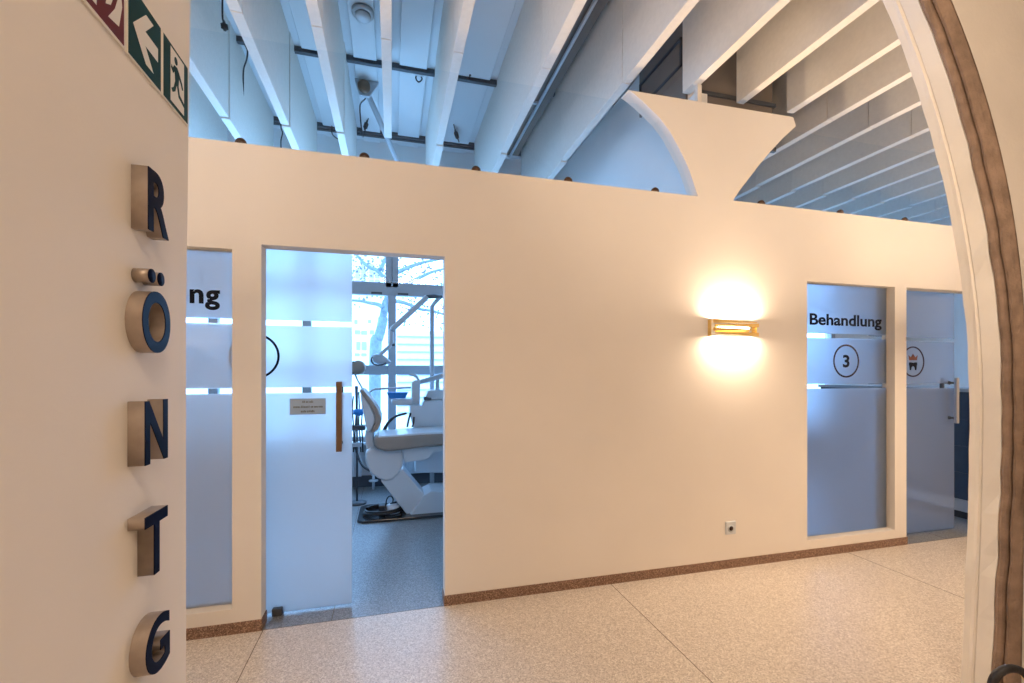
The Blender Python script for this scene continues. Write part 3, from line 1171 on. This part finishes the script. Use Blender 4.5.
def disc(cx, cy, r, n=16, k=1.0):
    return [(cx + r * cos(i * 2 * pi / n), cy + k * r * sin(i * 2 * pi / n)) for i in range(n)]


doorway = [(0.27, 0.08), (0.80, 0.08), (0.80, 0.93), (0.27, 0.93)]
man = [disc(0.47, 0.80, 0.062),
       [(0.40, 0.70), (0.52, 0.72), (0.60, 0.66), (0.57, 0.44), (0.44, 0.46)],
       [(0.40, 0.70), (0.44, 0.63), (0.36, 0.55), (0.28, 0.60), (0.30, 0.66), (0.35, 0.63)],
       [(0.57, 0.69), (0.72, 0.56), (0.76, 0.48), (0.71, 0.46), (0.66, 0.53), (0.55, 0.61)],
       [(0.44, 0.47), (0.51, 0.45), (0.44, 0.30), (0.34, 0.24), (0.29, 0.28), (0.38, 0.34)],
       [(0.49, 0.46), (0.57, 0.45), (0.62, 0.33), (0.80, 0.27), (0.80, 0.21), (0.57, 0.27)]]
sign(S3, 'dark green sign with a running man in a doorway, at the wall edge', 'signgreen', 0.004, [('doorway_pictogram', 'signwhite', [doorway]), ('running_man_pictogram', 'signgreen', man)])
flames = [[(0.56, 0.16), (0.82, 0.20), (0.90, 0.50), (0.84, 0.80), (0.80, 0.55), (0.72, 0.36)],
          [(0.50, 0.28), (0.62, 0.34), (0.72, 0.55), (0.74, 0.86), (0.64, 0.62), (0.56, 0.46)],
          [(0.42, 0.46), (0.52, 0.50), (0.60, 0.68), (0.62, 0.92), (0.52, 0.76), (0.46, 0.62)]]
panel = [(0.06, 0.12), (0.30, 0.12), (0.30, 0.9), (0.06, 0.9)]
sign(S1, 'dark red fire sign with white flames', 'signred', 0.006, [('flame_pictogram', 'signwhite', flames), ('hose_pictogram', 'signwhite', [panel])])

# ------------------------------------------------------------------ handbag at the foot of the arch
bx, by = at(1011.5, 680, 1.0).x, 1.0
t = thing('handbag', (bx, by, 0), 'bag with an arched black handle at the foot of the arch', 'bag')
hz = zz(1011.5, 688, 1.0)
mb = MB()
mb.box(bx - 0.15, bx + 0.15, by - 0.06, by + 0.06, 0, hz - 0.03)
tag(mb.build('bag_body', M['maroon'], t, bevel=0.03, seg=4), 'dark red body')
mb = MB()
u = Vector((cos(YAW), -sin(YAW), 0))
pts = [Vector((bx, by, hz)) + u * (0.064 * cos(a)) + Vector((0, 0, 0.064 * sin(a))) for a in [pi * i / 18 for i in range(19)]]
pts = [pts[0] - Vector((0, 0, 0.05))] + pts + [pts[-1] - Vector((0, 0, 0.05))]
mb.tube(pts, 0.0125, 14)
mb.build('handle', M['leather'], t)
mb = MB()
c = pts[5]
mb.tube([pts[4].lerp(pts[5], 0.2), pts[4].lerp(pts[5], 0.9)], 0.0145, 14)
tag(mb.build('handle_ring', M['brass'], t), 'brass ring')

# ------------------------------------------------------------------ treatment room: dental chair
CY0, CY1, CYM = 4.45, 5.05, 4.72      # extent of the chair across the view


def P(x, y, V=CYM):
    q = at(x, y, V)
    return (q.x, q.z)


chair = thing('dental_chair', (0.25, CYM, 0), 'white dental chair with taupe cushions seen through the open door', 'dental chair')
# base plate
mb = MB()
x0 = at(357, 522, 4.48).x
plate = [(x0 + 0.05, 4.46), (1.25, 4.46), (1.25, 5.02), (x0 + 0.06, 5.02), (x0, 4.96), (x0, 4.51)]
mb.prism([(x, y, 0.012) for x, y in plate], (0, 0, 0.010))
bp_ = mb.build('base_plate', M['plategrey'], chair, bevel=0.003)
mb = MB()
mb.prism([(x, y, 0) for x, y in plate], (0, 0, 0.012))
tag(mb.build('rubber_edge', M['black'], bp_), 'black rubber edge')
# foot of the stand
mb = MB()
mb.xz([P(407, 513.5), P(423, 491), P(430, 487), P(448, 487), P(470, 490), P(470, 509), P(448, 510)], CYM - 0.17, CYM + 0.17)
mb.build('foot', M['white'], chair, bevel=0.012)
# slanted lifting arm
mb = MB()
mb.xz([P(381, 478), P(389, 468), P(403, 467), P(426, 494), P(408, 513)], CYM - 0.13, CYM + 0.13)
mb.build('lifting_arm', M['white'], chair, bevel=0.012)
# rounded hub
mb = MB()
hub = [P(x, y) for x, y in ((366.5, 449), (371, 446), (402, 447), (403.5, 455), (402.5, 463), (399, 471), (392, 477), (385, 478), (378, 475), (371.5, 470), (367, 462), (366, 455))]
mb.xz(hub, CYM - 0.15, CYM + 0.15)
mb.build('hub', M['white'], chair, bevel=0.025, seg=4)
# seat shell
mb = MB()
mb.xz([P(x, y) for x, y in ((378, 444), (448, 443), (448, 447), (432, 450), (428, 456), (420, 458), (404, 460), (402, 448))], CYM - 0.16, CYM + 0.16)
mb.build('seat_shell', M['white'], chair, bevel=0.015, seg=3)


def cushion(name, outline, y0, y1, mat, bev):
    mb = MB()
    mb.xz([P(x, y) for x, y in outline], y0, y1)
    return mb.build(name, M[mat], chair, bevel=bev, seg=4)


cushion('seat', ((373.5, 436), (378, 433.5), (390, 433), (405, 432), (425, 430.5), (450, 430), (470, 429), (470, 437), (450, 441.5), (425, 443), (400, 446.5), (385, 447.5), (377, 445)), CYM - 0.25, CYM + 0.25, 'cushion', 0.03)
mb = MB()
mb.xz([P(x, y) for x, y in ((379, 433), (392, 432.2), (425, 429.5), (470, 428), (470, 429.8), (425, 431.8), (392, 434.2), (379, 435))], CYM - 0.24, CYM + 0.24)
tag(mb.build('seat_cover', M['white'], chair, bevel=0.006), 'white cover on the seat')
cushion('backrest', ((361.5, 388), (365, 389.5), (372, 398), (378, 407), (381.5, 415), (381.5, 421), (378.5, 427), (374, 430.5), (371.5, 429), (376, 421), (375.5, 413), (371, 404), (365, 396), (361, 391)), CYM - 0.22, CYM + 0.22, 'cushion', 0.012)
mb = MB()
mb.xz([P(x, y) for x, y in ((362.2, 391), (365.5, 396.5), (371, 404.5), (375.3, 413), (375.6, 420), (372.5, 427), (368.5, 430), (366.5, 422), (364, 408), (362, 398))], CYM - 0.21, CYM + 0.21)
mb.build('back_shell', M['white'], chair, bevel=0.015, seg=3)
mb = MB()
mb.xz([P(x, y) for x, y in ((366, 429), (372, 427), (374, 433), (374, 441), (377, 449), (371, 452), (366.5, 446), (365, 437))], CYM - 0.08, CYM + 0.08)
mb.build('back_hinge', M['white'], chair, bevel=0.012, seg=3)
mb = MB()
a = at(358.5, 367.5, CYM)
mb.lathe([(0.03, -0.12), (0.062, -0.10), (0.07, -0.05), (0.07, 0.05), (0.062, 0.10), (0.03, 0.12)], a, 'Y')
h = mb.build('headrest', M['cushion'], chair)
mb = MB()
p1, p2, p3 = at(353.8, 362, CYM), at(352.6, 374, CYM), at(355.5, 374, CYM)
mb.xz([P(351.6, 362.5), P(354.6, 361), P(355.2, 374), P(352.4, 375)], CYM - 0.10, CYM + 0.10)
tag(mb.build('headrest_holder', M['darkgrey'], h, bevel=0.006), 'dark holder')
mb = MB()
mb.tube([at(355, 374, CYM), at(357.5, 380, CYM), at(361, 386, CYM), at(364, 392, CYM)], 0.009, 10)
mb.build('headrest_rod', M['steel'], chair)
for dy, (sx_, sy_) in ((0.27, (0, 0)),):
    mb = MB()
    V = CYM + dy
    mb.tube(catmull([at(382 + sx_, 438, CYM) + Vector((0, dy, 0)), at(385, 431, CYM) + Vector((0, dy, 0)), at(389, 424.5, CYM) + Vector((0, dy, 0)), at(396, 419, CYM) + Vector((0, dy, 0)), at(407.5, 415.5, CYM) + Vector((0, dy, 0))]), [0.02] * 8 + [0.016] * 8 + [0.013] * 9, 10)
    mb.build('armrest', M['black'], chair)

# cord coil and foot control on the base plate
t = thing('foot_control', (0.0, 4.62, 0.022), 'foot control with a coiled dark cord on the chair base', 'foot control')
mb = MB()
c0 = at(381, 515, 4.60)
pts = []
for i in range(66):
    a = i * 2 * pi / 26
    rr_ = 0.19 - 0.0005 * i
    pts.append(Vector((-0.085 + rr_ * cos(a), 4.66 + 0.115 * sin(a) * (1 - 0.001 * i), 0.036 + 0.0007 * i)))
mb.tube(pts, 0.011, 8)
tag(mb.build('cord_coil', M['black'], t), 'black coiled cord')
mb = MB()
mb.lathe([(0.07, 0.0), (0.075, 0.02), (0.068, 0.075), (0.04, 0.09)], (0.01, 4.67, 0.022), 'Z')
mb.build('control_body', M['white'], t)
mb = MB()
mb.box(-0.125, -0.06, 4.60, 4.70, 0.024, 0.115)
tag(mb.build('control_block', M['black'], t, bevel=0.012), 'black block')
mb = MB()
mb.tube(catmull([(-0.06, 4.65, 0.10), (-0.05, 4.66, 0.16), (-0.02, 4.66, 0.19), (0.01, 4.66, 0.16), (0.0, 4.66, 0.10)]), 0.006, 8)
mb.build('carry_loop', M['black'], t)
mb = MB()
mb.tube([(-0.02, 4.66, 0.11), (0.06, 4.68, 0.125), (0.12, 4.70, 0.14)], 0.01, 8)
mb.build('connector_hose', M['black'], t)

# delivery unit to the right, behind the chair
UV = 5.15


def U(x, y):
    q = at(x, y, UV)
    return (q.x, q.z)


unit = thing('delivery_unit', (0.6, UV, 0.0), 'white dental delivery unit behind the chair seat', 'dental unit')
mb = MB()
mb.xz([U(x, y) for x, y in ((409.5, 404.5), (421.5, 404.5), (423, 399.5), (450, 399), (480, 399), (480, 470), (415, 470), (414, 432), (411, 419), (409.5, 414))], UV - 0.16, UV + 0.16)
mb.build('cabinet_body', M['white'], unit, bevel=0.012, seg=3)
mb = MB()
mb.xz([U(x, y) for x, y in ((424, 399), (427, 390), (455, 389), (480, 389), (480, 399))], UV - 0.14, UV + 0.14)
mb.build('cabinet_top', M['white'], unit, bevel=0.01, seg=3)
mb = MB()
mb.xz([U(x, y) for x, y in ((423, 396), (423, 399), (430, 399), (430, 397))], UV - 0.18, UV - 0.06)
tag(mb.build('key_pad', M['darkgrey'], unit), 'dark key pad')
mb = MB()
mb.xz([U(x, y) for x, y in ((411.5, 404), (411.5, 382), (415, 380), (420, 381), (419.5, 404))], UV - 0.07, UV + 0.07)
mb.build('pillar', M['white'], unit, bevel=0.008, seg=3)
mb = MB()
mb.tube([at(415, 384, UV), at(420, 382, UV), at(435, 378, UV), at(447, 374.5, UV), at(470, 368, UV)], [0.02, 0.026, 0.03, 0.032, 0.034], 14)
mb.build('delivery_arm', M['greywhite'], unit)
mb = MB()
mb.tube(catmull([at(409.5, 374.5, UV), at(413, 374.8, UV), at(416.5, 377, UV), at(419, 381, UV)]), 0.016, 10)
mb.build('arm_grip', M['greywhite'], unit)
for x in (438, 449):
    mb = MB()
    mb.tube([at(x, 379, UV), at(x - 0.6, 384, UV), at(x - 0.4, 391, UV)], [0.018, 0.022, 0.026], 12)
    mb.build('arm_socket', M['greywhite'], unit)
mb = MB()
mb.tube(catmull([at(410.5, 413, UV - 0.17), at(408.6, 420, UV - 0.17), at(407.2, 427, UV - 0.17)]), 0.011, 8)
tag(mb.build('suction_hose', M['black'], unit), 'black hose end')
mb = MB()
mb.tube(catmull([at(414, 417, UV - 0.17), at(413.5, 423, UV - 0.17), at(412, 427, UV - 0.17)]), 0.009, 8)
tag(mb.build('suction_hose', M['black'], unit), 'black hose end')
mb = MB()
mb.tube(catmull([at(368.6, 393, UV), at(371, 391, UV), at(374.5, 389.2, UV), at(380, 388.8, UV), at(411, 387.5, UV)]), 0.012, 10)
mb.build('tray_rail', M['steel'], unit)
mb = MB()
mb.xz([U(x, y) for x, y in ((391, 399.5), (412, 398), (413, 405), (402, 404.8), (394, 404.6), (391.5, 403))], UV - 0.12, UV + 0.12)
mb.build('tray_holder', M['white'], unit, bevel=0.02, seg=3)
mb = MB()
p = at(397, 398, UV)
mb.grid([[(p.x - 0.13 + 0.02 * j + 0.0, UV - 0.12, p.z + 0.045 * (1 if j == 0 else 0)) for j in (0, 1)], [(p.x - 0.13 + 0.02 * j, UV + 0.12, p.z + 0.045 * (1 if j == 0 else 0)) for j in (0, 1)]])
mb.bm.free()
mb = MB()
x0, x1 = at(386.8, 395, UV).x, at(407.8, 395, UV).x
zb, zt = zz(397, 399.0, UV) + 0.012, zz(397, 392, UV)
mb.prism([(x0 + 0.03, UV - 0.10, zb), (x1 - 0.03, UV - 0.10, zb), (x1, UV - 0.12, zt), (x0, UV - 0.12, zt)], (0, 0.22, 0))
tag(mb.build('instrument_tray', M['blue'], bevel=0.006), 'translucent blue instrument tray on the unit\'s swivel holder', 'tray')

# operating lamp on its column
LV = 5.35
lamp = thing('operating_lamp', (at(432, 380, LV).x, LV, 0.0), 'grey operating lamp on a jointed arm in front of the window', 'operating lamp')
xc = lamp.location.x
zt = zz(432, 306, LV)
mb = MB()
mb.cyl((xc, LV, 0.0), (xc, LV, zt), 0.026, 16)
mb.build('column', M['greywhite'], lamp)
mb = MB()
mb.tube([(xc, LV, zt - 0.01), at(434.5, 303, LV), at(440, 297.5, LV)], 0.024, 14)
mb.build('elbow', M['greywhite'], lamp)
mb = MB()
mb.tube([at(441.5, 297, LV), at(434, 296.3, LV - 0.05), at(427, 297, LV - 0.12)], [0.022, 0.026, 0.022], 12)
tag(mb.build('joint', M['darkgrey'], lamp), 'dark joint')
mb = MB()
V2 = LV - 0.12
mb.tube([at(427, 296.5, V2), at(425, 299, V2), at(393, 328.5, V2), at(391, 331, V2)], [0.026, 0.032, 0.032, 0.026], 14)
mb.build('boom', M['greywhite'], lamp)
mb = MB()
mb.tube([at(391.2, 330, V2), at(391.5, 343, V2), at(390, 346, V2), at(381, 354, V2), at(377.5, 358, V2)], [0.024, 0.024, 0.022, 0.019, 0.015], 12)
mb.build('head_arm', M['greywhite'], lamp)
mb = MB()
mb.cyl(at(391, 344.8, V2), at(395.3, 344.8, V2 - 0.01), 0.014, 12)
tag(mb.build('knob', M['darkgrey'], lamp), 'dark knob')
mb = MB()
c = at(382, 360.5, V2)
mb.tube([at(372, 356.5, V2), at(375, 357.8, V2), at(380, 359.5, V2), at(386, 361.5, V2), at(391, 362.8, V2)], [0.02, 0.05, 0.06, 0.045, 0.012], 16)
hd = mb.build('lamp_head', M['greywhite'], lamp)
mb = MB()
for dv in (-0.07, 0.06):
    mb.tube(catmull([at(372.5, 357, V2) + Vector((0, dv, 0)), at(371.5, 361, V2) + Vector((0, dv, 0)), at(374.5, 364.5, V2) + Vector((0, dv, 0)), at(381, 365.2, V2) + Vector((0, dv, 0)), at(386.5, 363, V2) + Vector((0, dv, 0))]), 0.008, 8)
tag(mb.build('grip_loop', M['darkgrey'], hd), 'dark grip loops')

# assistant's hose stand at the far left of the doorway
AV = 5.16
t = thing('assistant_stand', (at(357, 450, AV).x, AV, 0), 'stand of dark hoses and tools beside the backrest', 'dental stand')
xa = t.location.x
mb = MB()
mb.cyl((xa, AV, 0.0), (xa, AV, zz(357, 386, AV)), 0.011, 12)
mb.lathe([(0.10, 0), (0.10, 0.015), (0.02, 0.03)], (xa, AV, 0.0))
mb.build('stand_pole', M['darkgrey'], t)
mb = MB()
mb.box(xa - 0.10, xa + 0.09, AV - 0.06, AV + 0.06, zz(357, 430, AV), zz(357, 425, AV))
mb.build('tool_holder', M['darkgrey'], t, bevel=0.008)
mb = MB()
mb.box(xa - 0.11, xa + 0.05, AV - 0.07, AV + 0.07, zz(357, 446, AV), zz(357, 442, AV))
mb.build('lower_shelf', M['greywhite'], t, bevel=0.008)
for i, xx in enumerate((353.3, 355.5, 358.8, 361.6)):
    mb = MB()
    top = (396, 386, 392, 399)[i]
    mb.tube(catmull([at(xx, top, AV - 0.03), at(xx + (-0.8, 0.7, 0.5, 1.0)[i], 408, AV - 0.03), at(xx, 424, AV - 0.03), at(xx + (0.5, -0.5, 1.5, 1.0)[i], 440, AV - 0.04), at(xx + (0.3, 1.2, 2.0, 1.2)[i], 452, AV - 0.03)]), 0.0075, 8)
    mb.build('hose', M['black'], t)
mb = MB()
mb.tube(catmull([at(355, 446, AV), at(358.5, 458, AV), at(363, 466, AV), at(370, 471, AV)]), 0.012, 8)
mb.build('drain_hose', M['darkgrey'], t)
mb = MB()
mb.lathe([(0.02, -0.035), (0.055, -0.015), (0.06, 0.02), (0.045, 0.035)], at(358.5, 412.5, AV - 0.05))
tag(mb.build('cup', M['blue'], t), 'blue cup')

# white floor-standing pipe near the wall
p = at(373.5, 479.5, 5.72)
t = thing('floor_valve', (p.x, 5.72, 0), 'small white pipe stub with a flange in front of the skirting', 'pipe')
mb = MB()
mb.lathe([(0.055, 0.0), (0.055, 0.012), (0.02, 0.02)], (p.x, 5.72, p.z - 0.02))
mb.build('flange', M['white'], t)
mb = MB()
mb.cyl((p.x, 5.72, 0.0), (p.x, 5.72, p.z + 0.08), 0.016, 12)
mb.build('pipe', M['white'], t)


# radiators under the windows
def radiator(x0, x1, label):
    t = thing('radiator', ((x0 + x1) / 2, 5.82, 0.14), label, 'radiator', 'white radiators under the windows')
    mb = MB()
    y0, y1 = 5.79, 5.84
    mb.box(x0, x1, y0 + 0.012, y1, 0.15, 0.50)
    x = x0 + 0.02
    while x < x1 - 0.03:
        mb.box(x, x + 0.022, y0, y0 + 0.014, 0.17, 0.48)
        x += 0.036
    mb.build('panel', M['white'], t, bevel=0.003, seg=1)
    mb = MB()
    mb.box(x0, x1, y0, FAR - 0.03, 0.495, 0.515)
    mb.build('grille', M['greywhite'], t)
    for x in (x0 + 0.1, x1 - 0.1):
        mb = MB()
        mb.box(x - 0.02, x + 0.02, 5.84, FAR - 0.021, 0.2, 0.45)
        mb.build('bracket', M['greywhite'], t)


radiator(-0.25, 1.3, 'white ribbed radiator behind the dental chair')
radiator(-1.6, -0.36, 'white ribbed radiator behind the hose stand')
radiator(5.4, 6.6, 'white ribbed radiator in the farther treatment room')

# cabinet seen past the second door
t = thing('low_cabinet', (5.7, 3.7, 0), 'dark blue low cabinet seen past the door with the crowned tooth', 'cabinet')
mb = MB()
mb.box(5.36, 5.85, 3.02, 4.6, 0.19, 1.235)
mb.build('carcass', M['cabinet'], t, bevel=0.004)
mb = MB()
mb.box(5.34, 5.87, 3.0, 4.62, 1.235, 1.27)
tag(mb.build('worktop', M['greywhite'], t, bevel=0.003), 'pale worktop')
mb = MB()
mb.box(5.37, 5.85, 3.03, 4.6, 0.07, 0.19)
tag(mb.build('plinth', M['white'], t), 'white plinth')
mb = MB()
mb.box(5.39, 5.85, 3.04, 4.6, 0, 0.07)
tag(mb.build('toe_kick', M['darkgrey'], t), 'dark toe space')
for i in range(4):
    mb = MB()
    z0 = 0.20 + i * 0.258
    mb.box(5.352, 5.36, 3.05, 4.57, z0, z0 + 0.25)
    dr = mb.build('drawer', M['cabinet'], t, bevel=0.002)
    mb = MB()
    mb.box(5.335, 5.352, 3.5, 4.1, z0 + 0.215, z0 + 0.228)
    mb.build('drawer_handle', M['steel'], dr)

# ------------------------------------------------------------------ outside the window
GZ0 = -0.6
mb = MB()
mb.box(-40, 60, 6.3, 90, GZ0 - 0.1, GZ0)
struct(mb.build('ground', M['ground']))


def pw(x, y, V):
    q = at(x, y, V)
    return q.x, q.z


HV = 22
house = thing('house', (at(360, 340, HV).x, HV, GZ0), 'white gabled house across the street, behind the bare tree', 'house')
xa, xb = pw(343, 340, HV)[0], pw(378, 340, HV)[0]
ze, zr = pw(360, 325, HV)[1], pw(360, 314, HV)[1]
mb = MB()
mb.xz([(xa, GZ0), (xb, GZ0), (xb, ze), ((xa + xb) / 2 + 0.3, zr), (xa, ze)], HV, HV + 6)
mb.build('facade', M['house'], house)
for x0, x1, y0, y1 in ((354.5, 357.5, 320, 324), (368, 371, 320, 323), (355, 360, 330.5, 334), (361.5, 367, 331, 334.5), (370, 374, 330.5, 334), (356.5, 360, 342, 350), (362, 366.5, 342, 350), (355, 359.5, 353.5, 356), (361.5, 366.5, 353.5, 356)):
    a, b = pw(x0, y1, HV), pw(x1, y0, HV)
    mb = MB()
    mb.box(a[0], b[0], HV - 0.05, HV + 0.02, a[1], b[1])
    mb.build('window', M['housewindow'], house)
TV = 34
tower = thing('apartment_block', (at(365, 280, TV).x, TV, GZ0), 'pale apartment block behind the upper window pane', 'building')
mb = MB()
xa, xb = pw(340, 300, TV)[0], pw(384, 300, TV)[0]
mb.box(xa, xb, TV, TV + 8, GZ0, pw(360, 262, TV)[1] + 0.5)
mb.build('facade', M['tower'], tower)
for i, x in enumerate((357.5, 363.5, 371.5, 377.5)):
    for j, y in enumerate((266, 271, 276, 281.5, 287)):
        if j == 0 and i in (0, 3):
            continue
        a, b = pw(x - 2.1, y + 2.1, TV), pw(x + 2.1, y - 1.6, TV)
        mb = MB()
        mb.box(a[0], b[0], TV - 0.06, TV + 0.02, a[1], b[1])
        mb.build('window', M['towerwindow'], tower)
GV2 = 17
gw = thing('garden_wall', (at(425, 350, GV2).x, GV2, GZ0), 'long pale garden wall with level courses beyond the window', 'wall')
mb = MB()
x0, x1 = pw(397, 350, GV2)[0], pw(520, 350, GV2)[0]
ztop = pw(420, 331, GV2)[1]
mb.box(x0, x1, GV2, GV2 + 0.3, GZ0, ztop)
mb.build('masonry', M['gardenwall'], gw)
mb = MB()
z = GZ0 + 0.5
while z < ztop:
    mb.box(x0, x1, GV2 - 0.04, GV2, z, z + 0.05)
    z += 0.28
mb.build('courses', M['housewindow'], gw)

TRV = 13
tree = thing('bare_tree', (at(376, 356, TRV).x, TRV, GZ0), 'bare tree with a bluish trunk in front of the white house', 'tree')
mb = MB()
mb.tube(catmull([Vector((at(374.5, 352, TRV).x, TRV, GZ0)), at(375.5, 350, TRV), at(378.5, 338, TRV), at(382, 325, TRV), at(384, 312, TRV), at(386.5, 300, TRV), at(390, 288, TRV)]), [0.16] * 10 + [0.13] * 12 + [0.10] * 8 + [0.08] * 7, 12)
mb.build('trunk', M['bark'], tree)
br = random.Random(11)
for pts in (((383.5, 308), (378, 304.5), (370, 303), (360, 301), (346, 300)), ((384, 312), (386, 303), (392, 296), (400, 291)), ((386, 281), (378, 271), (370, 267.5), (363, 262), (356, 254), (350, 247)), ((380.5, 269.5), (384, 262), (387, 255)), ((389, 300), (405, 303), (420, 309), (432, 311), (450, 316)), ((398, 272), (412, 266), (425, 262), (446, 258)), ((390, 289), (388, 284), (385, 280), (383, 276)), ((404, 285), (417, 279), (432, 272), (448, 268))):
    mb = MB()
    pv = [at(x, y, TRV - 0.2 + 0.1 * i) for i, (x, y) in enumerate(pts)]
    c = catmull(pv, 4)
    mb.tube(c, [0.05 * (1 - 0.7 * i / len(c)) + 0.012 for i in range(len(c))], 8)
    mb.build('branch', M['bark'], tree)
mb = MB()
for i in range(900):
    x, y = br.uniform(340, 455), br.uniform(245, 330)
    if y > 322 - 18 * (x < 398) + 8 * sin(x):
        continue
    if 360 < x < 398 and y > 300:
        continue
    c = at(x, y, TRV + br.uniform(-1.2, 1.2))
    s = br.uniform(0.02, 0.05)
    a = br.uniform(0, pi)
    b = br.uniform(-1, 1)
    d1_, d2_ = Vector((cos(a), sin(a) * b, sin(a))) * s, Vector((-sin(a), b * 0.6, cos(a))) * s * 0.7
    nrm = d1_.cross(d2_).normalized() * 0.004
    mb.prism([c - d1_, c - d2_, c + d1_, c + d2_], nrm)
o = mb.build('foliage', M['leaf'], tree)
o['kind'] = 'stuff'
